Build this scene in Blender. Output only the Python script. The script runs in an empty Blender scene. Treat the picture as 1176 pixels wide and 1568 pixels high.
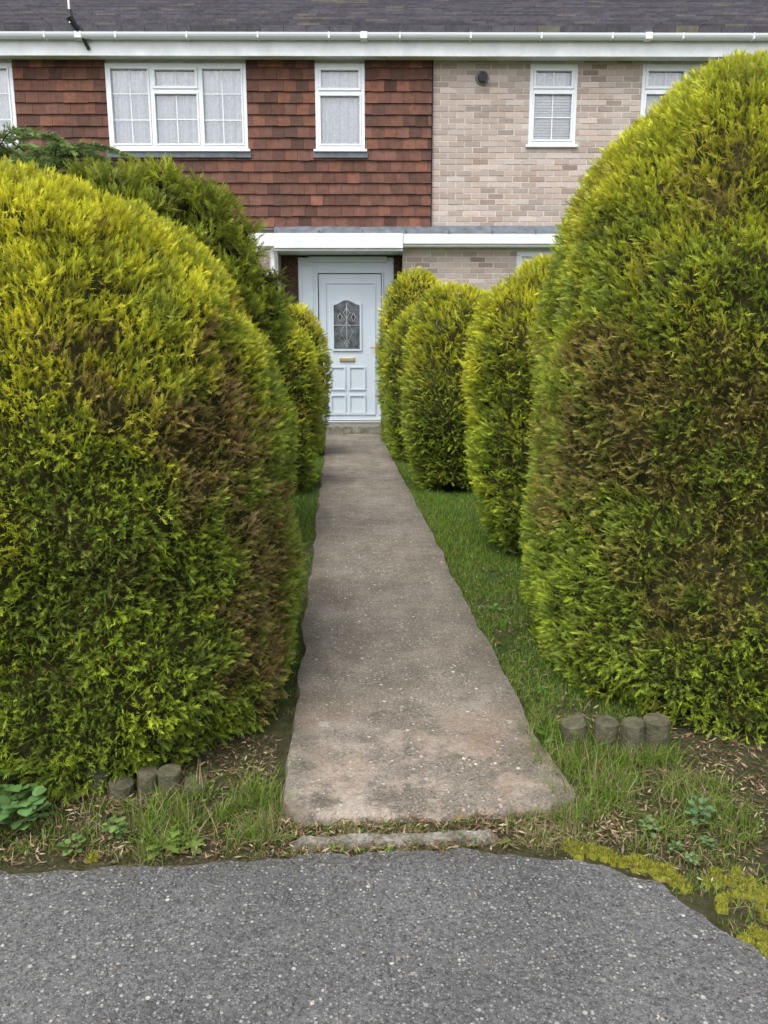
import bpy, math, random
import numpy as np
from mathutils import Vector, noise, Matrix
random.seed(7); RNG=np.random.default_rng(11)
scene=bpy.context.scene
scene.view_settings.view_transform='Standard'; scene.view_settings.look='None'; scene.view_settings.exposure=0
R=math.radians
# ---------------------------------------------------------------- world
w=bpy.data.worlds.new("World"); scene.world=w; w.use_nodes=True
nt=w.node_tree; nt.nodes.clear()
sky=nt.nodes.new('ShaderNodeTexSky'); sky.sky_type='NISHITA'; sky.sun_disc=False
sky.sun_elevation=R(58); sky.sun_rotation=R(215); sky.air_density=1.0; sky.dust_density=3.0
hs=nt.nodes.new('ShaderNodeHueSaturation'); hs.inputs['Saturation'].default_value=0.25; hs.inputs['Value'].default_value=2.35
bg=nt.nodes.new('ShaderNodeBackground'); bg.inputs[1].default_value=0.15
wo=nt.nodes.new('ShaderNodeOutputWorld')
nt.links.new(sky.outputs[0],hs.inputs['Color']); nt.links.new(hs.outputs[0],bg.inputs[0]); nt.links.new(bg.outputs[0],wo.inputs[0])
sd=bpy.data.lights.new("sun",'SUN'); sd.energy=1.5; sd.angle=R(40); sd.color=(1,0.975,0.93)
so=bpy.data.objects.new("sun",sd); scene.collection.objects.link(so)
el,rot=R(58),R(215)
sdir=Vector((math.sin(rot)*math.cos(el),math.cos(rot)*math.cos(el),math.sin(el)))
so.rotation_euler=sdir.to_track_quat('Z','Y').to_euler()
# ---------------------------------------------------------------- camera
cd=bpy.data.cameras.new("camera"); cam=bpy.data.objects.new("camera",cd); scene.collection.objects.link(cam)
cd.sensor_fit='VERTICAL'; cd.sensor_height=24; cd.lens=18.47; cd.clip_end=2000; cd.clip_start=0.05
cam.location=(0,0,1.25); cam.rotation_euler=(R(90-11.65),0,R(-3.4)); scene.camera=cam
# ---------------------------------------------------------------- materials
class M:
    def __init__(s,name,rough=.8,spec=.3):
        s.m=bpy.data.materials.new(name); s.m.use_nodes=True; s.t=s.m.node_tree
        s.b=s.t.nodes['Principled BSDF']; s.b.inputs['Roughness'].default_value=rough
        s.b.inputs['Specular IOR Level'].default_value=spec
    def n(s,typ,**k):
        x=s.t.nodes.new(typ)
        for a,b in k.items():
            if hasattr(x,a): setattr(x,a,b)
            else: x.inputs[a].default_value=b
        return x
    def l(s,a,b): s.t.links.new(a,b)
    def noise(s,scale,detail=4,rough=.6,vec=None):
        x=s.n('ShaderNodeTexNoise'); x.inputs['Scale'].default_value=scale; x.inputs['Detail'].default_value=detail; x.inputs['Roughness'].default_value=rough
        s.l(vec or s.pos(),x.inputs['Vector']); return x.outputs['Fac']
    def pos(s):
        if not hasattr(s,'_p'): s._p=s.n('ShaderNodeTexCoord').outputs['Object']
        return s._p
    def vor(s,scale,feature='F1',rnd=1):
        x=s.n('ShaderNodeTexVoronoi'); x.feature=feature; x.inputs['Scale'].default_value=scale; x.inputs['Randomness'].default_value=rnd
        s.l(s.pos(),x.inputs['Vector']); return x
    def ramp(s,fac,stops):
        r=s.n('ShaderNodeValToRGB'); e=r.color_ramp.elements
        while len(e)<len(stops): e.new(.5)
        for i,(p,c) in enumerate(stops):
            e[i].position=p
            if not isinstance(c,(tuple,list)): c=(c,c,c)
            e[i].color=(*c,1) if len(c)==3 else c
        s.l(fac,r.inputs[0]); return r.outputs[0]
    def mix(s,fac,a,b,typ='MIX'):
        x=s.n('ShaderNodeMix'); x.data_type='RGBA'; x.blend_type=typ
        for v,i in ((fac,0),(a,6),(b,7)):
            if isinstance(v,(int,float)): x.inputs[i].default_value=v
            elif isinstance(v,tuple): x.inputs[i].default_value=(*v,1)
            else: s.l(v,x.inputs[i])
        return x.outputs[2]
    def math(s,op,a,b=0.):
        x=s.n('ShaderNodeMath'); x.operation=op
        for i,v in enumerate((a,b)):
            if isinstance(v,(int,float)): x.inputs[i].default_value=v
            else: s.l(v,x.inputs[i])
        return x.outputs[0]
    def color(s,c):
        if isinstance(c,tuple): s.b.inputs['Base Color'].default_value=(*c,1)
        else: s.l(c,s.b.inputs['Base Color'])
    def bump(s,h,strength=.5,dist=.01):
        x=s.n('ShaderNodeBump'); x.inputs['Strength'].default_value=strength; x.inputs['Distance'].default_value=dist
        s.l(h,x.inputs['Height']); s.l(x.outputs[0],s.b.inputs['Normal'])
    def attr(s,name="col"):
        x=s.n('ShaderNodeAttribute'); x.attribute_name=name; return x.outputs['Color']
    def chips(s,c,scale,lo,hi,th,cols):
        v=s.vor(scale); d=s.ramp(v.outputs['Distance'],[(lo,1.),(hi,0.)])
        vc=s.n('ShaderNodeSeparateColor'); s.l(v.outputs['Color'],vc.inputs[0])
        ch=s.math('MULTIPLY',d,s.math('GREATER_THAN',vc.outputs[0],th))
        return s.mix(ch,c,s.ramp(vc.outputs[1],[(i/(len(cols)-1),q) for i,q in enumerate(cols)])),ch

def simple(name,c,rough=.6,spec=.4,var=.12,scale=6):
    m=M(name,rough,spec); f=m.noise(scale,5)
    a=tuple(v*(1-var) for v in c); b=tuple(min(1,v*(1+var)) for v in c)
    m.color(m.ramp(f,[(.3,a),(.7,b)])); return m.m

def foliage_mat(name,trans=.3,rough=.6):
    m=M(name,rough,.2); a=m.attr(); m.color(a)
    tr=m.n('ShaderNodeBsdfTranslucent'); m.l(a,tr.inputs[0])
    mx=m.n('ShaderNodeMixShader'); mx.inputs[0].default_value=trans
    out=m.t.nodes['Material Output']
    m.l(m.b.outputs[0],mx.inputs[1]); m.l(tr.outputs[0],mx.inputs[2]); m.l(mx.outputs[0],out.inputs[0]); return m.m
MF=foliage_mat("conifer_foliage",.36); MG=foliage_mat("grass_blades",.3)
MATTR=(lambda m:(m.color(m.attr()),m.m)[1])(M("litter",.9,.1))
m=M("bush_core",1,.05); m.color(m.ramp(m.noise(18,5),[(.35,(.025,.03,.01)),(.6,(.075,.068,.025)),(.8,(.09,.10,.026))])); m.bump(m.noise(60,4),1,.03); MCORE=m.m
m=M("bark",.95,.1); m.color(m.ramp(m.noise(30,6),[(.3,(.03,.02,.014)),(.7,(.11,.075,.05))])); m.bump(m.noise(60,4),.8,.01); MBARK=m.m
# concrete path
m=M("path_concrete",.9,.2)
big=m.noise(2.2,6,.65); fine=m.noise(130,4,.75); mid=m.noise(9,6,.75)
c=m.ramp(big,[(.3,(.17,.145,.12)),(.5,(.25,.222,.188)),(.72,(.345,.312,.27))])
c=m.mix(.8,c,m.ramp(fine,[(.33,(.3,.3,.3)),(.67,(1.5,1.46,1.4))]),'MULTIPLY')
c=m.mix(.7,c,m.ramp(mid,[(.35,(.6,.6,.58)),(.65,(1.25,1.25,1.25))]),'MULTIPLY')
c,_=m.chips(c,120,.28,.4,.45,[(.09,.08,.065),(.25,.22,.18),(.42,.38,.32)])
c,ch=m.chips(c,66,.24,.34,.6,[(.12,.09,.07),(.38,.32,.26),(.6,.55,.48)])
c,ch2=m.chips(c,32,.18,.24,.84,[(.2,.14,.1),(.5,.44,.37),(.68,.63,.56)])
sp=m.n('ShaderNodeSeparateXYZ'); m.l(m.pos(),sp.inputs[0])
front=m.math('SUBTRACT',2.75,sp.outputs[1]); front=m.math('MULTIPLY',front,1.5)
pf=m.math('MULTIPLY',m.math('MAXIMUM',m.math('MINIMUM',front,1.),0.),m.ramp(m.noise(5,7,.7),[(.46,0.),(.55,.8)]))
pc=m.mix(.7,m.ramp(m.noise(3.3,6,.7),[(.35,(.33,.22,.15)),(.5,(.46,.38,.31)),(.65,(.54,.49,.43))]),m.ramp(m.noise(70,5,.75),[(.33,(.55,.5,.45)),(.66,(1.25,1.25,1.25))]),'MULTIPLY')
c=m.mix(pf,c,pc)
ed=m.math('ABSOLUTE',m.math('SUBTRACT',sp.outputs[0],.24))
ed=m.math('MULTIPLY',m.math('MAXIMUM',m.math('SUBTRACT',ed,.25),0.),7.)
c=m.mix(m.math('MULTIPLY',m.math('MINIMUM',ed,1.),m.ramp(m.noise(7,6,.7),[(.35,.05),(.62,.75)])),c,(.12,.11,.08))
c=m.mix(m.ramp(m.noise(13,6,.7),[(.64,0.),(.69,.6)]),c,(.5,.47,.43))
c=m.mix(m.ramp(m.noise(5.5,6,.75),[(.57,0.),(.7,.5)]),c,(.10,.085,.065))
m.color(c); m.bump(m.math('ADD',fine,m.math('MULTIPLY',ch,.5)),1,.008); MPATH=m.m
# asphalt
m=M("asphalt",.85,.3)
big=m.noise(1.8,5,.6); fine=m.noise(120,4,.75)
c=m.ramp(big,[(.35,(.10,.10,.10)),(.65,(.16,.159,.157))])
c=m.mix(.85,c,m.ramp(fine,[(.35,(.28,.28,.28)),(.66,(1.6,1.6,1.6))]),'MULTIPLY')
c,ch=m.chips(c,180,.3,.42,.35,[(.05,.05,.05),(.17,.17,.168),(.32,.31,.30)])
c,ch=m.chips(c,95,.3,.4,.55,[(.06,.06,.06),(.22,.215,.21),(.42,.41,.39)])
c,ch2=m.chips(c,50,.2,.28,.86,[(.1,.1,.1),(.32,.31,.29),(.55,.53,.5)])
c=m.mix(m.ramp(m.noise(3.1,6,.7),[(.52,0.),(.75,.35)]),c,(.25,.24,.225))
c=m.mix(m.ramp(m.noise(7,6,.75),[(.56,0.),(.72,.45)]),c,(.07,.067,.063))
m.color(c); m.bump(m.math('ADD',fine,m.math('MULTIPLY',ch,.4)),1,.009); MASPH=m.m
# ground soil/grass
m=M("ground_soil",.95,.1)
c=m.ramp(m.noise(22,7,.75),[(.3,(.04,.03,.02)),(.5,(.11,.083,.052)),(.72,(.2,.16,.105))])
g=m.ramp(m.noise(40,6,.7),[(.3,(.035,.06,.016)),(.7,(.09,.145,.03))])
sp=m.n('ShaderNodeSeparateXYZ'); m.l(m.pos(),sp.inputs[0])
far=m.math('MINIMUM',m.math('MAXIMUM',m.math('SUBTRACT',sp.outputs[1],2.0),.35),1.)
c=m.mix(m.math('MULTIPLY',far,m.ramp(m.noise(4,5),[(.3,.4),(.5,1.)])),c,g)
m.color(c); m.bump(m.noise(50,6,.8),1,.03); MSOIL=m.m
m=M("kerb_concrete",.9,.2); c=m.ramp(m.noise(14,7,.7),[(.3,(.08,.085,.05)),(.5,(.2,.185,.15)),(.7,(.32,.3,.26))]); c=m.mix(.8,c,m.ramp(m.noise(90,4,.7),[(.35,(.5,.5,.5)),(.65,(1.3,1.3,1.3))]),'MULTIPLY'); m.color(c); m.bump(m.noise(80,4),1,.008); MKERB=m.m
MWHITE=simple("white_upvc",(.72,.75,.78),.35,.5,.04,3)
MDOOR=simple("door_upvc",(.53,.59,.65),.35,.5,.04,3)
MWHITE2=simple("white_fascia",(.70,.72,.74),.45,.4,.12,5)
MLEAD=simple("lead_flashing",(.11,.125,.145),.6,.4,.35,9)
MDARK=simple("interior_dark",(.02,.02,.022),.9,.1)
MBLACK=simple("black_plastic",(.02,.02,.02),.5,.4)
MGREY=simple("grey_metal",(.16,.15,.14),.5,.4)
MBRASS=M("brass",.35); MBRASS.b.inputs['Metallic'].default_value=.9; MBRASS.color((.6,.42,.12)); MBRASS=MBRASS.m
MCHROME=M("chrome",.3); MCHROME.b.inputs['Metallic'].default_value=.9; MCHROME.color((.6,.6,.58)); MCHROME=MCHROME.m
m=M("brick",.9,.15); c=m.mix(.6,m.attr(),m.ramp(m.noise(45,5,.7),[(.3,(.7,.7,.7)),(.7,(1.25,1.2,1.18))]),'MULTIPLY')
c=m.mix(m.ramp(m.noise(1.3,5,.6),[(.35,0.),(.7,.35)]),c,(.5,.47,.44)); m.color(c); m.bump(m.noise(90,4),.5,.005); MBRICK=m.m
m=M("clay_tile",.85,.2); c=m.mix(.7,m.attr(),m.ramp(m.noise(14,6,.7),[(.3,(.5,.5,.52)),(.7,(1.35,1.3,1.25))]),'MULTIPLY')
c=m.mix(m.ramp(m.noise(1.1,5,.65),[(.4,0.),(.75,.55)]),c,(.085,.048,.04)); m.color(c); m.bump(m.noise(60,4),.5,.005); MTILE=m.m
MMORT=simple("mortar",(.6,.57,.53),.95,.1,.15,8)
m=M("roof_tile",.8,.3); c=m.mix(.8,m.attr(),m.ramp(m.noise(7,6,.75),[(.3,(.55,.55,.6)),(.7,(1.4,1.35,1.3))]),'MULTIPLY'); m.color(c); MROOF=m.m
m=M("net_curtain",.9,.1)
c=m.ramp(m.noise(30,3,.6),[(.35,(.62,.66,.72)),(.6,(.78,.81,.86))]); m.color(c); MCURT=m.m
m=M("window_glass",.03,.5); tr=m.n('ShaderNodeBsdfTransparent'); gl=m.n('ShaderNodeBsdfGlossy'); gl.inputs['Roughness'].default_value=.03
fr=m.n('ShaderNodeFresnel'); fr.inputs[0].default_value=1.5; mx=m.n('ShaderNodeMixShader')
m.l(m.math('ADD',fr.outputs[0],.06),mx.inputs[0]); m.l(tr.outputs[0],mx.inputs[1]); m.l(gl.outputs[0],mx.inputs[2]); m.l(mx.outputs[0],m.t.nodes['Material Output'].inputs[0]); MGLASS=m.m
m=M("obscure_glass",.12,.8); v=m.vor(60); m.color(m.ramp(m.noise(9,4),[(.35,(.02,.025,.03)),(.65,(.12,.14,.15))])); m.bump(v.outputs[0],.6,.004); MOBS=m.m
m=M("log_wood",.9,.1); c=m.ramp(m.noise(25,6,.7),[(.3,(.045,.048,.028)),(.6,(.12,.11,.07)),(.8,(.22,.18,.11))]); m.color(c); m.bump(m.noise(70,4),.9,.008); MLOG=m.m
# ---------------------------------------------------------------- helpers
def link(o,parent=None):
    scene.collection.objects.link(o)
    if parent: o.parent=parent
    return o
def empty(name,loc=(0,0,0),rz=0):
    e=bpy.data.objects.new(name,None); e.location=loc; e.rotation_euler=(0,0,rz); e.empty_display_size=.2
    return link(e)
def pymesh(name,vs,fs,mat,parent=None,cols=None,smooth=False):
    me=bpy.data.meshes.new(name); me.from_pydata(vs,[],fs); me.materials.append(mat)
    if cols is not None:
        ca=me.color_attributes.new("col",'FLOAT_COLOR','POINT'); a=np.ones((len(vs),4),np.float32); a[:,:3]=cols; ca.data.foreach_set('color',a.ravel())
    if smooth: me.polygons.foreach_set('use_smooth',[True]*len(fs))
    me.update(); return link(bpy.data.objects.new(name,me),parent)
def polymesh(name,V,F,mat,parent=None,C=None,k=4):
    me=bpy.data.meshes.new(name); n=len(V); q=len(F)
    me.vertices.add(n); me.vertices.foreach_set('co',np.asarray(V,np.float32).ravel())
    me.loops.add(q*k); me.loops.foreach_set('vertex_index',np.asarray(F,np.int32).ravel())
    me.polygons.add(q); me.polygons.foreach_set('loop_start',np.arange(0,q*k,k,dtype=np.int32)); me.polygons.foreach_set('loop_total',np.full(q,k,np.int32))
    if C is not None:
        ca=me.color_attributes.new("col",'FLOAT_COLOR','POINT'); a=np.ones((n,4),np.float32); a[:,:3]=C; ca.data.foreach_set('color',a.ravel())
    me.materials.append(mat); me.update(calc_edges=True); me.validate()
    return link(bpy.data.objects.new(name,me),parent)
BF=[(0,1,2,3),(7,6,5,4),(0,4,5,1),(1,5,6,2),(2,6,7,3),(3,7,4,0)]
class Boxes:
    def __init__(s): s.v=[];s.f=[];s.c=[]
    def add(s,x0,x1,y0,y1,z0,z1,col=(1,1,1)):
        s.hexa([(x0,y0,z0),(x0,y0,z1),(x1,y0,z1),(x1,y0,z0),(x0,y1,z0),(x0,y1,z1),(x1,y1,z1),(x1,y1,z0)],col)
    def hexa(s,p,col=(1,1,1)):
        k=len(s.v); s.v+=p; s.f+=[tuple(i+k for i in f[::-1]) for f in BF]; s.c+=[col]*8
    def make(s,name,mat,parent=None,bevel=0):
        o=pymesh(name,s.v,s.f,mat,parent,s.c)
        if bevel:
            b=o.modifiers.new("b",'BEVEL'); b.width=bevel; b.segments=2; b.limit_method='ANGLE'
        return o
def box(name,x0,x1,y0,y1,z0,z1,mat,parent,bevel=0):
    b=Boxes(); b.add(x0,x1,y0,y1,z0,z1); return b.make(name,mat,parent,bevel)
def tube(name,pts,rad,mat,parent=None,n=10,cap=True):
    vs=[];fs=[]; pts=[Vector(p) for p in pts]
    if not hasattr(rad,'__len__'): rad=[rad]*len(pts)
    for i,p in enumerate(pts):
        d=(pts[min(i+1,len(pts)-1)]-pts[max(i-1,0)]).normalized()
        a=d.orthogonal().normalized(); b=d.cross(a)
        if i>0:
            a=(pa-d*pa.dot(d)).normalized(); b=d.cross(a)
        pa=a
        for k in range(n):
            t=2*math.pi*k/n; vs.append(tuple(p+(a*math.cos(t)+b*math.sin(t))*rad[i]))
    for i in range(len(pts)-1):
        for k in range(n): fs.append((i*n+k,i*n+(k+1)%n,(i+1)*n+(k+1)%n,(i+1)*n+k))
    if cap: fs+= [tuple(range(n))[::-1],tuple(range((len(pts)-1)*n,len(pts)*n))]
    return pymesh(name,vs,fs,mat,parent,smooth=False)
def subtract(x0,x1,z0,z1,holes):
    iv=[(x0,x1)]
    for hx0,hx1,hz0,hz1 in holes:
        if min(z1,hz1)-max(z0,hz0)>0.35*(z1-z0):
            nv=[]
            for a,b in iv:
                if hx1<=a or hx0>=b: nv.append((a,b)); continue
                if a<hx0: nv.append((a,hx0))
                if b>hx1: nv.append((hx1,b))
            iv=nv
    return [(a,b) for a,b in iv if b-a>.012]
def wall(name,x0,x1,z0,z1,y0,y1,holes,mat,parent):
    xs=sorted({x0,x1,*[min(max(v,x0),x1) for h in holes for v in h[:2]]}); zs=sorted({z0,z1,*[min(max(v,z0),z1) for h in holes for v in h[2:]]})
    B=Boxes()
    for za,zb in zip(zs,zs[1:]):
        for a,b in zip(xs,xs[1:]):
            cx,cz=(a+b)/2,(za+zb)/2
            if any(h[0]<cx<h[1] and h[2]<cz<h[3] for h in holes): continue
            B.add(a,b,y0,y1,za,zb)
    return B.make(name,mat,parent)
def bricks(name,x0,x1,z0,z1,y,holes,parent):
    B=Boxes(); row=0; z=z0
    while z<z1-.02:
        zb=min(z+.061,z1); off=(row%2)*.1125; x=x0-.225+off
        while x<x1:
            a,b=max(x,x0),min(x+.210,x1)
            if b-a>.02:
                for p,q in subtract(a,b,z,zb,holes):
                    k=random.gauss(1,.13); t=random.random()
                    base=(.40,.32,.275) if t<.6 else ((.46,.39,.35) if t<.85 else (.31,.235,.195))
                    col=tuple(c*k for c in base); j=random.uniform(-.003,.003)
                    B.add(p,q,y-.007+j,y+.004,z,zb,col)
            x+=.225
        z+=.075; row+=1
    return B.make(name,MBRICK,parent)
# ---------------------------------------------------------------- house
H=empty("terraced_house",(0.682,11.58,0),R(-3.1))
up_holes=[(-6.9,-4.98,3.93,5.01),(-3.74,-1.85,3.93,5.01),(-.925,-.255,3.93,5.01),(1.98,2.63,4.0,5.02),(3.5,4.75,4.0,5.02)]
wall("upper_wall",-9,9,2.9,5.1,.012,.28,up_holes,MMORT,H)
B=Boxes(); row=0; z=2.92
pitch=.1455
while z<5.04:
    off=(row%2)*.085; x=-9-.17+off
    while x<.655:
        a,b=max(x,-9)+.0015,min(x+.17,.655)-.0015
        if b-a>.02:
            for p,q in subtract(a,b,z,z+pitch,up_holes):
                t=random.random(); k=random.gauss(1,.12)
                base=(.15,.074,.055) if t<.68 else ((.2,.09,.06) if t<.83 else (.10,.055,.043))
                col=tuple(max(.01,c*k) for c in base); j=random.uniform(-.004,.004); dz=random.uniform(-.004,.004)
                yb=-.034+j; zt=min(z+pitch+.01,5.06)
                B.hexa([(p,yb,z+dz),(p,-.010,zt),(q,-.010,zt),(q,yb,z+dz),(p,.008,z+dz),(p,.008,zt),(q,.008,zt),(q,.008,z+dz)],col)
        x+=.17
    z+=pitch; row+=1
B.make("hung_tiles",MTILE,H)
bricks("upper_bricks",.668,9,2.93,5.08,.012,up_holes,H)
box("tile_edge_strip",.655,.668,-.03,.011,2.92,5.06,MDARK,H)
g_holes=[(-1.5,.27,0,2.62),(1.9,4.3,1.0,2.62),(-5.4,-2.9,1.0,2.62)]
wall("ground_floor_wall",-9,9,0,2.9,.132,.4,g_holes,MMORT,H)
bricks("ground_bricks",-9,9,.0,2.64,.132,g_holes,H)
wall("back_wall",-9,9,0,5.1,7.2,7.4,[],MMORT,H)
box("gable_wall_a",-9.2,-9.002,.1,7.4,0,5.1,MMORT,H); box("gable_wall_b",9.002,9.2,.1,7.4,0,5.1,MMORT,H)
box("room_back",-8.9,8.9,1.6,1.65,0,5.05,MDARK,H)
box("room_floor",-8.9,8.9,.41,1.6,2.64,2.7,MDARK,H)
def window(nm,x0,x1,z0,z1,cols,transoms,bars,y=-.03,sill=True,curtain=True):
    P=Boxes(); fw=.05
    P.add(x0,x1,y,y+.07,z1-fw,z1); P.add(x0,x1,y,y+.07,z0,z0+fw); P.add(x0,x0+fw,y,y+.07,z0+fw,z1-fw); P.add(x1-fw,x1,y,y+.07,z0+fw,z1-fw)
    xs=[x0+fw]+[c for c in cols]+[x1-fw]
    for c in cols: P.add(c-.022,c+.022,y+.002,y+.07,z0+fw,z1-fw)
    T=Boxes()
    for i in range(len(xs)-1):
        a=xs[i]+(.022 if i else 0); b=xs[i+1]-(.022 if i<len(xs)-2 else 0)
        segs=[(z0+fw,z1-fw)]
        if transoms.get(i): 
            t=transoms[i]; P.add(a,b,y+.003,y+.07,t-.022,t+.022); segs=[(z0+fw,t-.022),(t+.022,z1-fw)]
        for (s0,s1) in segs:
            sw=.035 if transoms.get(i) and s1>z1-.1 else .022; yy=y-.012
            P.add(a,b,yy,yy+.05,s1-sw,s1);P.add(a,b,yy,yy+.05,s0,s0+sw);P.add(a,a+sw,yy,yy+.05,s0+sw,s1-sw);P.add(b-sw,b,yy,yy+.05,s0+sw,s1-sw)
            if bars:
                n=max(1,round((b-a)/.3)); 
                for k in range(1,n+0 if n>1 else 1):
                    xx=a+(b-a)*k/n; T.add(xx-.007,xx+.007,y+.024,y+.03,s0+sw,s1-sw)
                nz=max(1,round((s1-s0)/.33))
                for k in range(1,nz):
                    zz=s0+(s1-s0)*k/nz; T.add(a+sw,b-sw,y+.022,y+.032,zz-.007,zz+.007)
    P.make(nm+"_frame",MWHITE,H,.004)
    if T.v: T.make(nm+"_bars",MWHITE,H)
    box(nm+"_glass",x0+.03,x1-.03,y+.034,y+.038,z0+.03,z1-.03,MGLASS,H)
    if curtain:
        n=int((x1-x0)/.012); ph=random.random()*6
        vs=[];fs=[]
        for i in range(n+1):
            x=x0+(x1-x0)*i/n; yy=y+.10+.022*math.sin(x*52+ph+1.5*math.sin(x*9))
            vs+=[(x,yy,z0),(x,yy+.01*math.sin(x*31),z1-.045)]
        for i in range(n): fs.append((2*i,2*i+2,2*i+3,2*i+1))
        pymesh(nm+"_curtain",vs,fs,MCURT,H,smooth=True)
    if sill:
        box(nm+"_sill",x0-.03,x1+.03,y-.05,y+.05,z0-.035,z0-.002,MWHITE,H,.006)
        if x1<.6: box(nm+"_apron",x0-.04,x1+.04,y-.028,y+.04,z0-.11,z0-.037,MLEAD,H,.004)
window("window_a",-6.9,-4.98,3.93,5.01,[-6.25,-5.6],{1:4.67},True)
window("window_b",-3.74,-1.85,3.93,5.01,[-3.13,-2.48],{1:4.67},True)
window("window_c",-.925,-.255,3.93,5.01,[],{0:4.65},False)
window("window_d",1.98,2.63,4.0,5.02,[],{0:4.69},True,y=.015,)
window("window_e",3.5,4.75,4.0,5.02,[4.12],{0:4.69},True,y=.015)
window("window_f",1.9,4.3,1.0,2.62,[2.7,3.5],{1:2.2},False,y=.14)
window("window_g",-5.4,-2.9,1.0,2.62,[-4.5,-3.7],{1:2.2},False,y=.14)
B=Boxes()
for k in range(16): B.add(2.04,2.57,.08,.088,4.06+k*.036,4.06+k*.036+.026)
B.make("blind_slats",MWHITE2,H)
# lead band + fascia
B=Boxes(); B.hexa([(-1.52,-.13,2.83),(-1.52,-.015,2.945),(9,-.015,2.945),(9,-.13,2.83),(-1.52,.011,2.83),(-1.52,.011,2.945),(9,.011,2.945),(9,.011,2.83)]); B.make("lead_band",MLEAD,H)
B=Boxes()
x=-1.5
while x<9: B.add(x,x+.012,-.137,-.10,2.825,2.87); x+=.6
B.make("lead_laps",MLEAD,H)
box("porch_fascia",-1.52,.27,-.14,-.10,2.63,2.828,MWHITE2,H,.004)
box("porch_soffit",-1.52,.27,-.10,.62,2.60,2.64,MWHITE2,H)
box("side_fascia",.272,9,-.125,-.09,2.69,2.828,MWHITE2,H,.004)
box("side_soffit",.272,9,-.09,.13,2.66,2.69,MWHITE2,H)
box("porch_fascia_left",-9,-1.522,-.13,-.09,2.66,2.828,MWHITE2,H)
box("recess_left",-1.62,-1.5,.10,.62,0,2.6,MMORT,H); box("recess_right",.27,.275,.128,.62,0,2.6,MBARK,H)
box("recess_timber",-1.498,-1.25,.44,.5,.15,2.6,MBARK,H); box("recess_timber_r",.15,.268,.44,.5,.15,2.6,MBARK,H)
tube("downpipe",[(-1.56,.02,0),(-1.56,.02,2.62)],.034,MWHITE2,H)
# door
D=.43
P=Boxes(); P.add(-1.25,-.975,D,D+.08,.16,2.57); P.add(-.018,.15,D,D+.08,.16,2.57); P.add(-.975,-.018,D,D+.08,2.36,2.57)
P.add(-1.19,-1.03,D-.012,D,.3,2.45); P.add(-.99,-.965,D-.03,D+.03,.18,2.36); P.add(-.026,-.003,D-.03,D+.03,.18,2.36); P.add(-.99,-.003,D-.03,D+.03,2.345,2.37)
P.add(-1.1,.05,D-.03,D,2.50,2.58)
P.make("door_frame",MDOOR,H,.006)
box("door_gap",-.964,-.027,D+.03,D+.07,.184,2.344,MDARK,H)
box("door_leaf",-.956,-.035,D+.012,D+.055,.192,2.336,MDOOR,H,.004)
box("door_threshold",-1.2,.12,D-.06,D+.06,.15,.184,MCHROME,H,.004)
def archframe(nm,x0,x1,z0,z1,rise,wd,y0,y1,mat):
    def pts(o):
        a,b,c,d=x0+o,x1-o,z0+o,z1-o; L=[(a,c),(b,c)]
        for i in range(13):
            t=i/12; xx=b+(a-b)*t; s=math.cos((t-.5)*2*math.pi)*.5+.5
            L.append((xx,d-rise+rise*s))
        return L
    o=pts(0);i_=pts(wd);n=len(o)
    vs=[(x,y0,z) for x,z in o]+[(x,y0,z) for x,z in i_]+[(x,y1,z) for x,z in o]+[(x,y1,z) for x,z in i_]; fs=[]
    for k in range(n):
        l=(k+1)%n; fs+=[(k,l,n+l,n+k),(k,2*n+k,2*n+l,l),(n+k,n+l,3*n+l,3*n+k)]
    pymesh(nm,vs,fs,mat,H); return i_
archframe("door_moulding_outer",-.87,-.12,.28,2.22,0,.022,D-.008,D+.014,MDOOR)
gi=archframe("door_glass_trim",-.765,-.325,1.23,1.99,.07,.028,D-.016,D+.014,MDOOR)
pymesh("door_glass",[(x,D-.0,z) for x,z in gi],[tuple(range(len(gi)))],MOBS,H)
for nm,a,b,c,d in (("panel_a",-.80,-.57,.65,1.0),("panel_b",-.52,-.27,.65,1.0),("panel_c",-.80,-.57,.30,.58),("panel_d",-.52,-.27,.30,.58)):
    archframe(nm,a,b,c,d,.0,.02,D-.008,D+.014,MDOOR)
B=Boxes(); B.add(-.66,-.43,D-.014,D+.013,1.075,1.13); B.make("letterbox",MBRASS,H,.004)
box("letterbox_flap",-.64,-.45,D-.02,D-.015,1.088,1.117,MCHROME,H)
box("door_handle_plate",-.115,-.085,D-.03,D+.013,1.14,1.36,MBRASS,H,.005); tube("door_handle",[(-.10,D-.05,1.28),(-.2,D-.055,1.275)],.01,MBRASS,H)
B=Boxes(); cx=-.545
def diam(cx,cz,a,b,w=.008,mat=None):
    p=[(cx,cz+b),(cx+a,cz),(cx,cz-b),(cx-a,cz)]
    for i in range(4):
        (xa,za),(xb,zb)=p[i],p[(i+1)%4]
        B.hexa([(xa-w/2,D-.005,za-w/2),(xa-w/2,D-.005,za+w/2),(xb+w/2,D-.005,zb+w/2),(xb+w/2,D-.005,zb-w/2),(xa-w/2,D-.001,za-w/2),(xa-w/2,D-.001,za+w/2),(xb+w/2,D-.001,zb+w/2),(xb+w/2,D-.001,zb-w/2)])
diam(cx,1.78,.05,.08); diam(cx,1.5,.09,.17); diam(cx-.1,1.72,.035,.06); diam(cx+.1,1.72,.035,.06); diam(cx,1.34,.04,.06)
B.add(cx-.004,cx+.004,D-.006,D-.001,1.27,1.92); B.add(-.735,-.355,D-.006,D-.001,1.6,1.607)
B.make("leaded_motif",MCHROME,H)
B=Boxes()
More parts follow.
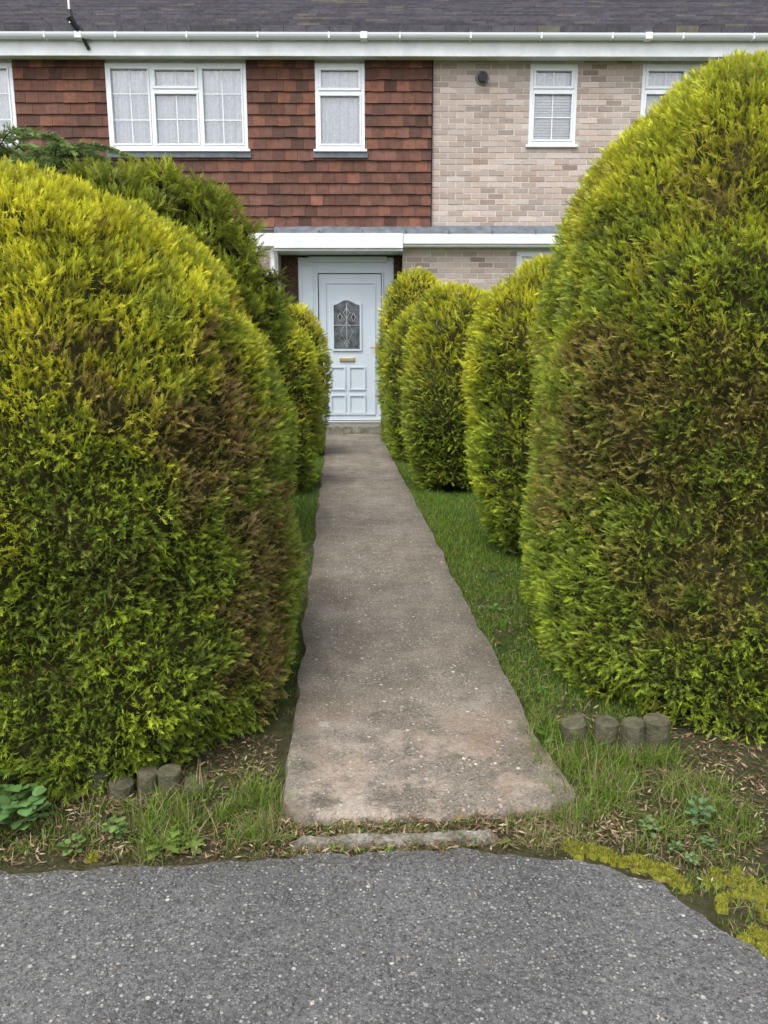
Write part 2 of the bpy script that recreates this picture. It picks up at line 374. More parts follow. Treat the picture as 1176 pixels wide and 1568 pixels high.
for a,z in ((cx,1.78),(cx-.1,1.72),(cx+.1,1.72),(cx,1.4)):
    B.hexa([(a-.02,D-.004,z),(a,D-.004,z+.045),(a+.02,D-.004,z),(a,D-.004,z-.045),(a-.02,D-.001,z),(a,D-.001,z+.045),(a+.02,D-.001,z),(a,D-.001,z-.045)])
B.make("leaded_petals",MBLACK,H)
box("door_step",-1.49,.265,-.02,.5,.0,.148,MKERB,H,.012)
# gutter, fascia, roof
box("eaves_fascia",-9.3,9.3,-.24,-.215,5.03,5.25,MWHITE2,H); box("eaves_soffit",-9.3,9.3,-.215,.02,5.055,5.075,MWHITE2,H)
vs=[];fs=[];n=9
for x in (-9.3,9.3):
    for r in (.062,.056):
        for k in range(n+1):
            t=math.pi*k/n; vs.append((x,-.305-math.cos(t)*r,5.27-math.sin(t)*r*1.1))
q=2*(n+1)
for k in range(n): fs+=[(k,k+1,q+k+1,q+k),(n+1+k,q+n+1+k,q+n+2+k,n+2+k)]
fs+=[(0,q,q+n+1,n+1),(n,n+n+1,q+n+n+1,q+n)]
pymesh("gutter",vs,fs,MWHITE,H,smooth=False)
B=Boxes(); x=-9
while x<9:
    B.add(x,x+.022,-.370,-.24,5.199,5.275); x+=.92
for x in (-4.0,-.3,3.4): B.add(x,x+.09,-.371,-.24,5.196,5.279)
B.make("gutter_brackets",MWHITE2,H,.006)
B=Boxes(); sl=.45
y0=-.30; k=0
c_=1/math.sqrt(1+sl*sl); s_=sl*c_
L=5.6/c_; step=.33
while k*step<L:
    x=-9.4-(k%2)*.15; rg=random.uniform(.85,1.15)
    while x<9.4:
        g=random.uniform(.8,1.2)*rg; col=(.14*g,.135*g,.155*g)
        if random.random()<.06: col=(.21,.2,.16)
        u0=k*step;u1=u0+step+.03
        def P_(u,h): return (y0+u*c_-h*s_, 5.285+u*s_+h*c_)
        a=P_(u0,.085);b=P_(u1,.012);c=P_(u0,.0);d=P_(u1,-.01)
        xa,xb=x+.003,x+.297
        B.hexa([(xa,a[0],a[1]),(xa,b[0],b[1]),(xb,b[0],b[1]),(xb,a[0],a[1]),(xa,c[0],c[1]),(xa,d[0],d[1]),(xb,d[0],d[1]),(xb,c[0],c[1])],col)
        x+=.3
    k+=1
B.make("roof_tiles",MROOF,H)
zr=5.285+5.6*sl
pymesh("roof_deck",[(-9.4,y0,5.27),(9.4,y0,5.27),(9.4,y0+5.6,zr-.02),(-9.4,y0+5.6,zr-.02),(9.4,y0+11.2,5.27),(-9.4,y0+11.2,5.27)],[(0,1,2,3),(3,2,4,5)],MROOF,H,cols=[(.05,.05,.055)]*6)
B=Boxes(); x=-9.4
while x<9.4:
    g=random.uniform(.8,1.3); B.hexa([(x,y0+5.45,zr-.04),(x,y0+5.57,zr+.05),(x+.44,y0+5.57,zr+.05),(x+.44,y0+5.45,zr-.04),(x,y0+5.75,zr-.04),(x,y0+5.63,zr+.05),(x+.44,y0+5.63,zr+.05),(x+.44,y0+5.75,zr-.04)],(.19*g,.18*g,.12*g)); x+=.45
B.make("ridge_tiles",MROOF,H)
tube("boiler_vent",[(1.33,.0,4.84),(1.33,-.02,4.84)],.09,MGREY,H,20); tube("boiler_flue",[(1.33,-.02,4.84),(1.33,-.10,4.83)],.06,MBLACK,H,16)
tube("aerial_mast",[(-4.02,-.42,5.35),(-4.02,-.42,6.6)],.014,MCHROME,H); tube("aerial_bracket",[(-4.02,-.42,5.5),(-4.02,-.42,5.42),(-3.9,-.3,5.2),(-3.86,-.25,5.1)],[.035,.05,.022,.022],MBLACK,H)
# ---------------------------------------------------------------- ground surfaces
def fbm(p,f,o=3):
    v=0;a=1
    for i in range(o): v+=a*noise.noise(Vector(p)*f); f*=2; a*=.5
    return v
pymesh("ground",[(-150,-150,0),(150,-150,0),(150,150,0),(-150,150,0)],[(0,1,2,3)],MSOIL)
edge=[(-30,1.85),(-3,1.8),(-1.4,1.765),(-.8,1.745),(-.3,1.755),(0,1.775),(.3,1.775),(.5,1.74),(.64,1.69),(.73,1.62),(.80,1.52),(.87,1.38),(.93,1.2),(1.0,.95),(1.05,.5),(1.1,-.5),(1.1,-30)]
pts=[]
for (xa,ya),(xb,yb) in zip(edge,edge[1:]):
    L=math.hypot(xb-xa,yb-ya); n=max(1,min(int(L/.008),500))
    for i in range(n):
        t=i/n; x=xa+(xb-xa)*t; y=ya+(yb-ya)*t; k=.02*fbm((x,y,3),9,5); pts.append((x+k*.7,y+k))
n=len(pts); top=[(x-.004,y-.010,.012) for x,y in pts]
vs=[(x+.006,y+.006,-.006) for x,y in pts]+top+[(-30,-30,.012)]
fs=[(i,i+n,i+1+n,i+1) for i in range(n-1)]+[tuple([2*n]+list(range(2*n-1,n-1,-1)))]
pymesh("asphalt_pavement",vs,fs,MASPH)
ny=700; vs=[];fs=[];nx=10
for j in range(ny+1):
    y=1.91+(11.58-1.91)*j/ny
    k=.018*fbm((0,y,1),3.3,6); k2=.018*fbm((5,y,1),3.3,6)
    fe=max(0,1-(y-1.91)/.09)**2*.05
    fl=max(0,1-(y-1.91)/.35)**2
    a=-.168+k+fe-.01*fl; b=.640+k2-fe+.05*fl
    for i in range(nx+1):
        x=a+(b-a)*i/nx; z=.03+.006*fbm((x,y,0),3,3)
        yy=y
        if j<4: yy=y+.03*fbm((x,0,7),6,4)*(1-j/4)
        if i in(0,nx): z=-.01
        if i==1: x=a+.012
        if i==nx-1: x=b-.012
        if j==0: z=.0
        vs.append((x,yy,z))
for j in range(ny):
    for i in range(nx): fs.append((j*(nx+1)+i,j*(nx+1)+i+1,(j+1)*(nx+1)+i+1,(j+1)*(nx+1)+i))
pymesh("garden_path",vs,fs,MPATH,smooth=False)
vs=[];fs=[];n=130
for i in range(n+1):
    x=-.13+.54*i/n; e=.007*fbm((x,2,0),18,4); f=.007*fbm((x,9,0),18,4); g=.006*fbm((x,4,0),12,4); en=-.02*max(0,abs(i/n-.5)*2-.9)/.1
    for (y,z) in ((1.80+e,-.004),(1.806+e,.016+g+en),(1.832+f,.019+g+en),(1.842+f,-.004)): vs.append((x,y,z))
for i in range(n):
    for k in range(3): fs.append((4*i+k,4*i+4+k,4*i+5+k,4*i+k+1))
fs+=[(3,2,1,0),(4*n,4*n+1,4*n+2,4*n+3)]
pymesh("concrete_edging_kerb",vs,fs,MKERB)
# ---------------------------------------------------------------- foliage
def template(seed,n=13,wid=.085,spread=.75):
    r=np.random.default_rng(seed); L=[]
    for i in range(n):
        h=.02+.85*i/(n-1); side=1 if i%2 else -1
        b=np.array([0,0,h]); ln=.46*(1-.45*h)*r.uniform(.8,1.25)
        a=r.uniform(.4,.85); d=np.array([side*math.sin(a)*spread*1.3,r.uniform(-.45,.45),math.cos(a)]); 
        if i==n-1: d=np.array([0,0,1.])
        d/=np.linalg.norm(d); wv=np.cross(d,[0,1,r.uniform(-.8,.8)]); wv/=np.linalg.norm(wv)
        L.append([b+wv*wid/2,b-wv*wid/2,b+d*ln])
    L.append([np.array([.04,0,-.3]),np.array([-.04,0,-.3]),np.array([0,0,.9])])
    return np.array(L)
TEMPL=[template(s,11,.10) for s in range(8)]
def sprigs(P,Nn,size,up=.5,jit=.55):
    N=len(P); D_=Nn+np.array([0,0,up])*RNG.uniform(.2,1.3,(N,1))+RNG.normal(0,jit,(N,3)); D_/=np.linalg.norm(D_,axis=1,keepdims=True)
    A=RNG.normal(0,1,(N,3)); A-= (A*D_).sum(1,keepdims=True)*D_; A/=np.linalg.norm(A,axis=1,keepdims=True); Bv=np.cross(D_,A)
    S=size*RNG.uniform(.6,1.35,N); out=np.empty((N,len(TEMPL[0]),3,3),np.float32); tip=np.empty((N,len(TEMPL[0]),3),np.float32)
    idx=RNG.integers(0,len(TEMPL),N)
    for k,T in enumerate(TEMPL):
        m_=idx==k
        if not m_.any(): continue
        loc=T[None]*S[m_][:,None,None,None]
        out[m_]=P[m_][:,None,None,:]+loc[...,0:1]*A[m_][:,None,None,:]+loc[...,1:2]*Bv[m_][:,None,None,:]+loc[...,2:3]*D_[m_][:,None,None,:]
        tip[m_]=T[None,...,2]
    return out.reshape(-1,3),tip.reshape(N,-1)
YEL=np.array([.62,.60,.045]); BRI=np.array([.41,.52,.045]); MID=np.array([.24,.325,.045]); DRK=np.array([.11,.17,.035]); BRN=np.array([.30,.205,.10])
def sm(x,a,b): t=np.clip((x-a)/(b-a),0,1); return t*t*(3-2*t)
def bush(cx,cy,rx,ry,h,z0,ztm,e,rb,N,size,seed,brown=(0,0,0),bw=0,yellow=1.,dark=0.,amp=.05,name="clipped_conifer_bush",up=.5,jit=.42,pw=2.3,fine=.02,depth=.04,tint=1.,bth=(.6,1.25)):
    E=empty(name,(cx,cy,0)); nu=128
    rows=[]
    tm=(ztm-z0)/(h-z0)
    for i in range(24):
        t=i/24; rows.append((rb+(1-rb)*math.sin(t*math.pi/2),t*tm))
    for i in range(57):
        ph=i/56*math.pi/2; rows.append((math.cos(ph)**(2/e),tm+(1-tm)*math.sin(ph)**(2/e)))
    nv=len(rows); G=np.zeros((nv,nu,3))
    for j,(r,t) in enumerate(rows):
        for i in range(nu):
            th=2*math.pi*i/nu; c,s=math.cos(th),math.sin(th)
            x=rx*r*math.copysign(abs(c)**(2/pw),c); y=ry*r*math.copysign(abs(s)**(2/pw),s); z=z0+(h-z0)*t
            q=(x+seed*7.3,y,z)
            dz=amp*fbm(q,1.9,2)+fine*fbm(q,7,2)
            rl=math.hypot(x,y)+1e-6; k=dz*min(1,rl/.1)
            zz=z+dz*(.6 if t>tm else 0)
            if t<.12: zz+=.10*fbm((x*1.0+seed,y,0),5,3)*(1-t/.12)
            G[j,i]=(x*(1+k/rl),y*(1+k/rl),max(.015,zz))
    du=np.roll(G,-1,1)-np.roll(G,1,1); dv=np.gradient(G,axis=0); Nn=np.cross(du,dv); ln=np.linalg.norm(Nn,axis=2,keepdims=True)
    Nn=np.where(ln>1e-9,Nn/np.maximum(ln,1e-9),np.array([0,0,1.]))
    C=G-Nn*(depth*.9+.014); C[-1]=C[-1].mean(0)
    J,I=np.meshgrid(np.arange(nv-1),np.arange(nu),indexing='ij'); I2=(I+1)%nu
    F=np.stack([J*nu+I,J*nu+I2,(J+1)*nu+I2,(J+1)*nu+I],-1).reshape(-1,4)
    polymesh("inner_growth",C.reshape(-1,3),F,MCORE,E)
    a=G[:-1]; b=np.roll(G,-1,1)[:-1]; c=np.roll(G,-1,1)[1:]; d=G[1:]
    area=np.linalg.norm(np.cross(c-a,d-b),axis=2).ravel()/2
    wt=.35+.65*sm(-Nn[:-1,:,1].ravel(),-.55,.0); pr=area*wt; pr/=pr.sum()
    idx=RNG.choice(len(pr),N,p=pr); u=RNG.random((N,1)); v=RNG.random((N,1))
    def g(X): return X.reshape(-1,3)[idx]
    P=(g(a)*(1-u)+g(b)*u)*(1-v)+(g(d)*(1-u)+g(c)*u)*v
    n_=g(Nn[:-1])
    P=P-n_*(RNG.random((N,1))**1.3*depth)
    n1=np.empty(N);n2=np.empty(N);n3=np.empty(N)
    for i in range(N):
        p=Vector(P[i])+Vector((seed*11.,0,0)); n1[i]=noise.noise(p*2.3); n2[i]=noise.noise(p*7.5); n3[i]=noise.noise(p*19+Vector((0,5,0)))
    P=P+n_*(sm(n3+n2,.1,.9)[:,None]*.018-sm(-n3-n2,.2,.9)[:,None]*.025)
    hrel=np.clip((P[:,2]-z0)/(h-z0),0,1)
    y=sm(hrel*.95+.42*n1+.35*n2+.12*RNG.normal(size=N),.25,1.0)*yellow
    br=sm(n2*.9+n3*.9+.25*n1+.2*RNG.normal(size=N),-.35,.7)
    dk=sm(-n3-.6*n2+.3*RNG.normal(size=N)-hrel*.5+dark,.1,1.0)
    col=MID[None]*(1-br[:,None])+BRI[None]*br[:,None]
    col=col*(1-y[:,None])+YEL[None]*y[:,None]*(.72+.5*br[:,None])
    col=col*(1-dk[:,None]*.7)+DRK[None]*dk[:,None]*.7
    bd=np.array(brown,float); bl=np.linalg.norm(bd)
    if bl>0:
        f=(n_@(bd/bl)); bb=sm(f+.75*n1+.6*n2+.35*n3-.9*np.abs(hrel-.42),*bth)*bw
    else: bb=np.zeros(N)
    dead=bb.copy()
    bb=np.maximum(bb,sm(-n1-.9*n2+.25*RNG.normal(size=N),.4,1.1)*.45)
    bb=np.clip(bb*RNG.uniform(.6,1.1,N),0,1)
    bc=BRN[None]*RNG.uniform(.4,1.25,(N,1)); col=col*(1-bb[:,None])+bc*bb[:,None]
    col*=RNG.uniform(.75,1.25,(N,1))*tint
    keep=RNG.random(N)>dead*.35
    P=(P-n_*(dead[:,None]*.02))[keep]; n_=n_[keep]; col=col[keep]
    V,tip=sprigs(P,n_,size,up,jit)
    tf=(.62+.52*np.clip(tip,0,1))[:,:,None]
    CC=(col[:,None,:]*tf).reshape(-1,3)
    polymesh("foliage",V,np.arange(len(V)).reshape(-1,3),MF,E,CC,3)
    rs=random.Random(seed)
    for k in range(4):
        a0=rs.uniform(0,6.28); r=.25*rx
        tube("stem_%d"%k,[(math.cos(a0)*r*.3,math.sin(a0)*r*.3,-.02),(math.cos(a0)*r*.7,math.sin(a0)*r*.7,.3),(math.cos(a0)*r*1.3,math.sin(a0)*r*1.3,h*.6)],[.035,.028,.012],MBARK,E,8)
    return E
bush(-1.12,2.85,.95,.84,1.79,.0,.50,2.5,.96,72000,.031,1,brown=(1,-.05,0),bw=1.,amp=.06,fine=.028,bth=(.55,1.0))
bush(1.81,3.04,1.0,.90,2.26,.0,.90,2.7,.96,82000,.033,2,brown=(-.9,-.40,0),bw=.85,yellow=.8,amp=.065,fine=.028)
bush(1.38,4.85,.55,.60,1.82,.06,.8,2.4,.74,15000,.044,3,yellow=.9,dark=.05,amp=.08)
bush(1.06,7.15,.46,.55,1.76,.06,.8,2.6,.82,8000,.055,4,brown=(-1,-.4,0),bw=.3,amp=.08)
bush(1.0,8.95,.44,.48,1.72,.08,.8,2.4,.85,4500,.06,5,brown=(-1,-.4,0),bw=.5,amp=.07)
bush(1.03,10.55,.46,.48,2.24,.08,1.1,2.3,.85,6500,.06,6,brown=(0,-1,0),bw=.4,amp=.07)
bush(-.63,7.2,.46,.50,1.60,.08,.8,2.4,.85,8000,.05,7,dark=.0,brown=(1,-.4,0),bw=.4,amp=.07)
bush(-.56,9.4,.44,.5,1.74,.08,.8,2.4,.85,5000,.06,8,brown=(1,-.4,0),bw=.4)
bush(-1.02,5.0,.63,.68,2.20,.08,1.2,2.9,.78,16000,.066,9,yellow=.3,dark=.45,amp=.13,name="untrimmed_conifer",up=.7,jit=.6,fine=.12,depth=.10,tint=.62)
E=bush(-2.05,6.0,.42,.42,2.40,.08,1.4,2.0,.8,2500,.14,10,yellow=.0,dark=.5,amp=.12,name="untrimmed_conifer",up=.25,jit=.5,fine=.12,depth=.14,tint=.5)
rr=random.Random(5); fp=[];fd=[]
for k in range(80):
    a0=rr.uniform(0,6.28); base=Vector((rr.gauss(0,.14),rr.gauss(0,.12),rr.uniform(2.0,2.58))); d=Vector((math.cos(a0),math.sin(a0),rr.uniform(.2,.8))).normalized(); L=rr.uniform(.3,.6); p=base.copy(); pts_=[tuple(p)]
    for s in range(14):
        p=p+d*(L/14); d=(d+Vector((0,0,-.07))).normalized(); pts_.append(tuple(p))
        side=d.cross(Vector((0,0,1))).normalized()
        for q in (-1,1):
            dd=(d*.8+side*q*.9+Vector((0,0,-.1))).normalized()
            fp.append(tuple(p)); fd.append(tuple(dd)); fp.append(tuple(p+dd*.03)); fd.append(tuple((dd+d).normalized()))
    tube("twig_%d"%k,pts_[::4]+[pts_[-1]],.004,MBARK,E,5)
fp=np.array(fp);fd=np.array(fd); V,tip=sprigs(fp,fd,.075,.0,.12)
col=np.array([.13,.21,.07])[None]*RNG.uniform(.6,1.5,(len(fp),1))+np.array([.06,.03,0])*RNG.random((len(fp),1))
polymesh("fronds",V,np.arange(len(V)).reshape(-1,3),MF,E,(col[:,None,:]*(.7+.6*np.clip(tip,0,1))[:,:,None]).reshape(-1,3),3)
# ---------------------------------------------------------------- grass
def blades(P,hgt,wid,lean=.5):
    N=len(P); a=RNG.uniform(0,2*math.pi,N); hh=hgt*RNG.uniform(.4,1.3,N); w_=wid*RNG.uniform(.6,1.3,N)
    ld=RNG.uniform(0,2*math.pi,N); l=hh*np.abs(RNG.normal(0,lean,N))
    wx,wy=np.cos(a)*w_/2,np.sin(a)*w_/2; lx,ly=np.cos(ld)*l,np.sin(ld)*l
    V=np.zeros((N,6,3))
    for k,(t,ws) in enumerate(((0,1),(.5,.85),(1,.12))):
        off=t*t
        V[:,2*k,0]=P[:,0]-wx*ws+lx*off; V[:,2*k,1]=P[:,1]-wy*ws+ly*off; V[:,2*k+1,0]=P[:,0]+wx*ws+lx*off; V[:,2*k+1,1]=P[:,1]+wy*ws+ly*off
        z=P[:,2]+hh*(t-.25*t*t*np.minimum(1,l/hh)); V[:,2*k,2]=z; V[:,2*k+1,2]=z
    base=np.arange(N)[:,None]*6
    F=np.concatenate([base+np.array([0,1,3,2]),base+np.array([2,3,5,4])],0)
    return V.reshape(-1,3),F
def region(n,x0,x1,y0,y1,f=None,th=None):
    P=np.column_stack([RNG.uniform(x0,x1,n),RNG.uniform(y0,y1,n),np.zeros(n)])
    if f:
        k=np.array([noise.noise(Vector((p[0],p[1],9.))*f) for p in P]); P=P[k+RNG.normal(0,.10,len(P))>th]
    return P
VV=[];FF=[];CC=[];off=0
def addgrass(P,h,w_,lean,dry=.08,base=(.10,.20,.028)):
    global off
    if not len(P): return
    V,F=blades(P,h,w_,lean); N=len(P)
    g=np.array(base)[None]*RNG.uniform(.5,1.5,(N,1))+np.array([.06,.04,0])[None]*RNG.random((N,1))
    d=RNG.random(N)<dry; g[d]=np.array([.36,.30,.16])*RNG.uniform(.5,1.1,(d.sum(),1))
    c=np.repeat(g,6,0); VV.append(V);FF.append(F+off);CC.append(c); off+=len(V)
addgrass(region(15000,.63,1.1,2.35,4.6,5,-.3),.032,.003,.8,.10)
addgrass(region(11000,.66,1.9,4.3,6.8,4,-.45),.035,.004,.8,.06,(.13,.24,.03))
addgrass(region(6000,.64,.95,4.5,11.3,3,-.4),.04,.005,.6,.06,(.12,.23,.03))
addgrass(region(3000,-.45,-.17,5.2,11.3,3,-.3),.045,.005,.6,.06,(.12,.23,.03))
addgrass(region(2500,-.5,-.16,2.6,5.4,5,-.1),.03,.003,.7)
def tufts(cs,n,r,h,w_,lean,dry,base=(.11,.20,.03)):
    for x,y in cs:
        k=int(n*random.uniform(.5,1.3)); P=np.column_stack([RNG.normal(x,r,k),RNG.normal(y,r*.7,k),np.zeros(k)]); addgrass(P,h*random.uniform(.7,1.2),w_,lean,dry,base)
tufts([(.655+random.gauss(0,.012),random.uniform(2.0,9)) for _ in range(150)],28,.02,.032,.003,.8,.2)
tufts([(-.18+random.gauss(0,.01),random.uniform(2.0,9)) for _ in range(100)],20,.016,.026,.003,.8,.3)
# verge in front
tufts([(random.uniform(-.52,-.2),random.uniform(1.80,2.08)) for _ in range(28)],60,.022,.07,.0026,.8,.18)
tufts([(random.uniform(-.27,-.17),random.uniform(1.82,2.0)) for _ in range(14)],40,.016,.045,.0025,.9,.55)
tufts([(random.uniform(-1.4,-.45),random.uniform(1.76,2.0)) for _ in range(90)],30,.026,.036,.0026,.9,.3)
tufts([(random.uniform(.58,1.1),random.uniform(1.74,2.2)) for _ in range(60)],60,.024,.065,.0026,.9,.25)
tufts([(random.uniform(.62,.82),random.uniform(2.1,2.4)) for _ in range(16)],50,.02,.085,.003,.7,.15)
tufts([(random.uniform(.76,1.05),random.uniform(2.14,2.19)) for _ in range(16)],40,.02,.06,.003,.7,.15)
tufts([(random.uniform(-1.3,-.42),random.uniform(1.99,2.04)) for _ in range(30)],34,.022,.055,.003,.8,.3)
tufts([(random.uniform(-.3,.75),random.gauss(1.787,.008)) for _ in range(40)],26,.014,.016,.002,.9,.4)
tufts([(random.uniform(-.25,.72),random.gauss(1.875,.018)) for _ in range(60)],26,.017,.02,.0022,.9,.5)
tufts([(random.uniform(.45,.72),random.uniform(1.76,1.92)) for _ in range(22)],40,.018,.04,.0024,1.,.6)
tufts([(random.uniform(.9,1.6),random.uniform(1.2,1.9)) for _ in range(50)],30,.025,.035,.0026,.9,.4)
c_=[]
while len(c_)<70:
    x,y=random.uniform(.72,1.08),random.uniform(1.3,1.78)
    if x>.74+(1.72-y)*.42+.0: c_.append((x,y))
tufts(c_,34,.02,.024,.0024,.9,.35)
polymesh("grass",np.concatenate(VV),np.concatenate(FF),MG,None,np.concatenate(CC))
def litter(name,P,size,cols):
    N=len(P); A=RNG.normal(0,1,(N,3)); A[:,2]*=.25; A/=np.linalg.norm(A,axis=1,keepdims=True)
    Bv=np.cross(A,RNG.normal(0,.35,(N,3))+np.array([0,0,1])); Bv/=np.linalg.norm(Bv,axis=1,keepdims=True)
    s=(size*RNG.uniform(.4,1.5,N))[:,None]; asp=RNG.uniform(.06,.3,(N,1))
    P=P+np.array([0,0,.006])+np.column_stack([np.zeros(N),np.zeros(N),RNG.random(N)*.012])
    V=np.stack([P-A*s,P+Bv*s*asp,P+A*s,P-Bv*s*asp],1).reshape(-1,3)
    c=np.array(cols)[RNG.integers(0,len(cols),N)]*RNG.uniform(.5,1.3,(N,1))
    return polymesh(name,V,np.arange(4*N).reshape(-1,4),MATTR,None,np.repeat(c,4,0))
LC=[(.19,.12,.07),(.29,.21,.13),(.12,.08,.05),(.36,.28,.19),(.16,.09,.055),(.10,.13,.035)]
P=np.concatenate([region(7000,-1.6,-.2,1.77,2.4),region(7000,.7,1.9,1.6,2.5),region(2500,-.2,.75,1.765,1.93),region(1200,.66,1.4,3.3,6.5),region(1500,.64,.9,2.3,5),region(700,.66,.9,6,11)])
litter("leaf_litter",P,.010,LC)
ex=RNG.uniform(-1.4,.7,2200); ey=1.755-np.abs(RNG.normal(0,.03,2200)); P=np.column_stack([ex,ey,np.full(2200,.008)])
Pb=np.column_stack([np.where(RNG.random(1800)<.5,-.15+np.abs(RNG.normal(0,.03,1800)),.62-np.abs(RNG.normal(0,.03,1800))),RNG.uniform(1.95,8,1800),np.full(1800,.028)])
litter("soil_crumbs",np.concatenate([P,Pb]),.004,[(.09,.065,.04),(.17,.14,.08),(.08,.1,.03)])
P=np.concatenate([region(120,-1.3,1.1,.9,1.75),region(160,-.16,.62,2.0,11)]); P[:,2]=.026; P[:len(P)-160,2]=.008
litter("fallen_twigs",P,.008,[(.25,.18,.1),(.12,.08,.05),(.4,.34,.24)])
vs=[];fs=[]
ico=[Vector((a,b,c)) for a,b,c in ((0,0,1),(.9,0,.3),(.28,.85,.3),(-.72,.53,.3),(-.72,-.53,.3),(.28,-.85,.3),(0,0,-.6))]
for k in range(800):
    if k<420: x,y,z=random.uniform(-1.2,1.0),random.uniform(1.0,1.74),.012
    else: x,y,z=random.uniform(-.12,.60),random.uniform(1.97,7),.033
    if y<1.7 and x>.75: continue
    s=random.uniform(.0013,.0036)*(1 if k%30 else 1.8); b=len(vs); ra=random.uniform(0,6)
    for p in ico:
        q=Matrix.Rotation(ra,3,'Z')@Vector((p.x*random.uniform(.8,1.4),p.y*random.uniform(.7,1.1),p.z*.5))*s; vs.append((x+q.x,y+q.y,z+q.z))
    for i in range(5): fs+=[(b,b+1+i,b+1+(i+1)%5),(b+6,b+1+(i+1)%5,b+1+i)]
pymesh("loose_gravel",vs,fs,simple("gravel_stone",(.32,.30,.27),.9,.2,.6,20))
# ---------------------------------------------------------------- log edging
def logs(x0,x1,ya,yb,hh,seed,gap=0):
    E=empty("log_edging",((x0+x1)/2,(ya+yb)/2,0)); r_=random.Random(seed); x=x0;k=0
    while x<x1:
        r=r_.uniform(.028,.042); t=(x-x0)/(x1-x0); y=ya+(yb-ya)*t+r_.uniform(-.012,.012); h=hh+r_.uniform(-.025,.02); tx=r_.uniform(-.014,.014)
        p=[(x-E.location.x,y-E.location.y,-.02),(x+tx*.8-E.location.x,y-E.location.y,h-.006),(x+tx-E.location.x,y-E.location.y,h)]
        tube("log_%d"%k,p,[r,r,r*.9],MLOG,E,14); x+=2*r+.004+gap+(r_.random()<.25)*.03; k+=1
logs(-1.55,-.38,2.10,2.10,.06,1); logs(.75,1.0,2.27,2.23,.115,2)
# ---------------------------------------------------------------- weeds
def weed(x,y,n,ls,seed,lobed=False,hgt=.03,col=(.05,.12,.035)):
    r_=random.Random(seed); vs=[];fs=[];cs=[]
    for k in range(n):
        a=r_.uniform(0,6.28); l=ls*r_.uniform(.6,1.2); w_=l*(.38 if lobed else .8); el_=r_.uniform(.1,.8); d=r_.uniform(.2,1)*ls*1.1
        bx,by,bz=x+math.cos(a)*d*(0 if lobed else 1),y+math.sin(a)*d*(0 if lobed else 1),.01+(0 if lobed else hgt*r_.uniform(.4,1.6))
        u=Vector((math.cos(a)*math.cos(el_),math.sin(a)*math.cos(el_),math.sin(el_)*.8)); s=Vector((-math.sin(a),math.cos(a),0)); base=len(vs); g=r_.uniform(.6,1.35)
        m_=9
        for i in range(m_+1):
            t=i/m_; ww=w_/2*math.sin(math.pi*min(1,t*.9+.1))**.7
            if lobed: ww*= (1 if i%2 else .5)
            dr=-.4*l*t*t
            for q in (-1,0,1):
                p=Vector((bx,by,bz))+u*l*t+s*ww*q+Vector((0,0,dr*.6+abs(q)*.1*ww)); vs.append((p.x,p.y,max(.004,p.z))); cs.append(tuple(c*g*(1.25 if q==0 else 1) for c in col))
        for i in range(m_):
            for q in (0,1): fs.append((base+3*i+q,base+3*i+q+1,base+3*i+q+4,base+3*i+q+3))
    pymesh("weed_plant",vs,fs,MG,None,cs,smooth=True)
weed(-.84,1.93,36,.045,1,hgt=.05,col=(.10,.19,.06)); weed(-.94,1.86,34,.045,2,hgt=.05,col=(.11,.2,.07)); weed(-.90,2.0,26,.045,22,hgt=.06,col=(.10,.18,.05))
weed(-.46,1.83,18,.07,3,True,col=(.15,.22,.045)); weed(-.58,1.86,30,.022,4,hgt=.03,col=(.13,.2,.06)); weed(-.38,1.82,12,.045,14,True,col=(.15,.22,.05)); weed(-.68,1.82,26,.018,24,hgt=.02,col=(.13,.2,.06))
weed(.80,1.80,30,.018,5,hgt=.02,col=(.13,.19,.07)); weed(.95,1.84,30,.022,6,hgt=.04,col=(.11,.19,.08)); weed(.86,1.68,40,.012,7,hgt=.012,col=(.14,.19,.08)); weed(.93,1.74,40,.013,17,hgt=.012,col=(.12,.18,.07)); weed(.84,1.73,40,.012,27,hgt=.012,col=(.13,.18,.07))
weed(.70,2.32,8,.10,8,True,col=(.12,.25,.04)); weed(.42,1.79,12,.022,9,True,col=(.14,.22,.04)); weed(.12,1.78,10,.018,10,True,col=(.13,.2,.04)); weed(-.02,1.79,10,.018,11,True,col=(.13,.2,.04))
weed(.74,3.6,14,.025,13,hgt=.015,col=(.10,.2,.04)); weed(.74,2.7,12,.04,15,True,col=(.11,.21,.04))
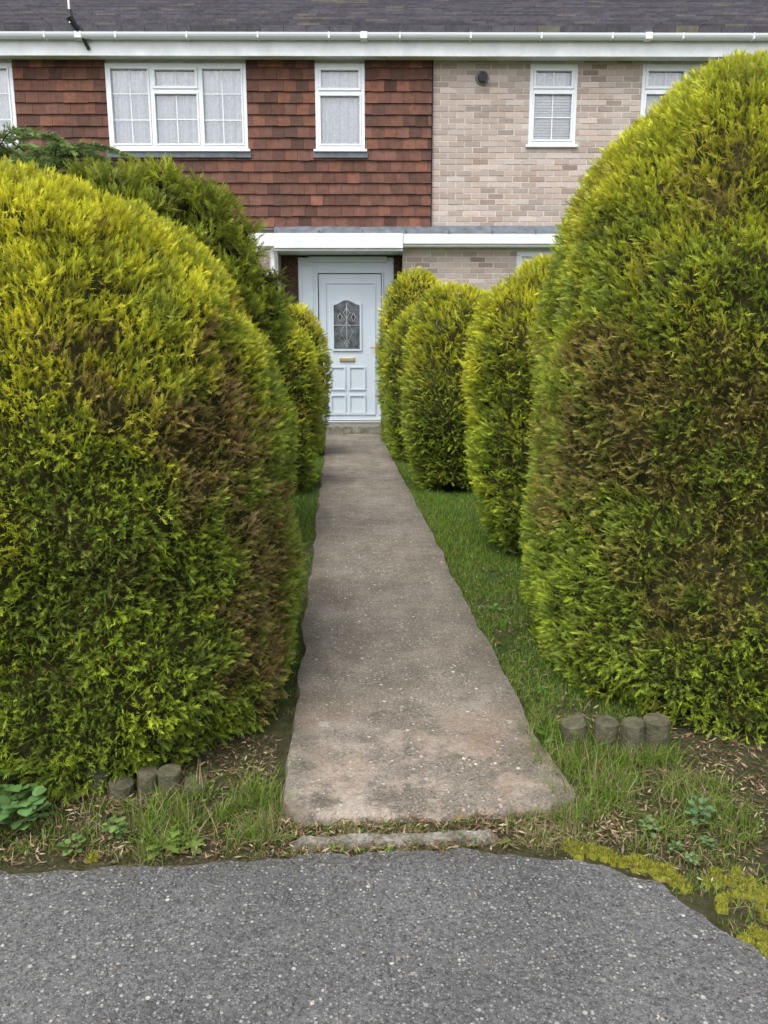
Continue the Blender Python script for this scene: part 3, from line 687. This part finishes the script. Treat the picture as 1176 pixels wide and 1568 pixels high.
# moss cushions: many small overlapping pads along the pavement edge
MP=[]
def moss(x,y,rx,ry,rot_,seed):
    vs=[];fs=[];n=12
    for j in range(n+1):
        for i in range(n*2):
            r=j/n; a=math.pi*i/n; rr=r*(1+.6*noise.noise(Vector((math.cos(a)*1.8,math.sin(a)*1.8,seed*3.1))))
            px,py=rx*rr*math.cos(a),ry*rr*math.sin(a); qx=x+px*math.cos(rot_)-py*math.sin(rot_); qy=y+px*math.sin(rot_)+py*math.cos(rot_)
            z=.008+.35*min(rx,ry)*max(0,1-r**2.2)+.006*noise.noise(Vector((qx*60,qy*60,seed)))*(1-r**4); vs.append((qx,qy,z if j<n else -.002))
            if j<n: MP.append((qx,qy,z))
    for j in range(n):
        for i in range(n*2): fs.append((j*2*n+i,j*2*n+(i+1)%(2*n),(j+1)*2*n+(i+1)%(2*n),(j+1)*2*n+i))
    return vs,fs
m=M("moss",1,.05); m.color(m.ramp(m.noise(22,6,.75),[(.28,(.12,.12,.035)),(.5,(.29,.29,.04)),(.72,(.42,.41,.05))])); m.bump(m.noise(170,4,.8),1,.01); MMOSS=m.m
vs=[];fs=[]
rr=random.Random(3); pads=[]
for k in range(75):
    t=rr.random(); x=.57+.24*t; y=1.77-.15*t**1.3+rr.gauss(0,.014); pads.append((x,y,rr.uniform(.006,.022),rr.uniform(.005,.016),rr.uniform(-1,.2),k))
for k in range(150):
    y=rr.uniform(1.2,1.66); x=rr.uniform(.845,1.12)
    if x<.80+(1.6-y)*.42-.02: continue
    if fbm((x,y,2),7,2)<-.15: continue
    pads.append((x,y,rr.uniform(.008,.026),rr.uniform(.008,.02),rr.uniform(-1.5,1.5),k+80))
for k in range(4): pads.append((-.62+rr.gauss(0,.01),1.79+rr.gauss(0,.006),.009,.006,0,k+290))
for a in pads:
    v_,f_=moss(*a); b=len(vs); vs+=v_; fs+=[tuple(i+b for i in f) for f in f_]
mo=empty("moss_cushions",(0,0,0)); pymesh("cushion",vs,fs,MMOSS,mo,smooth=True)
MP=np.array(MP); MP=MP[RNG.integers(0,len(MP),24000)]+RNG.normal(0,.003,(24000,3)); V,F=blades(MP,.008,.0016,.8)
c=np.array([.36,.36,.05])[None]*RNG.uniform(.35,1.3,(24000,1)); polymesh("fronds",V,F,MG,mo,np.repeat(c,6,0))
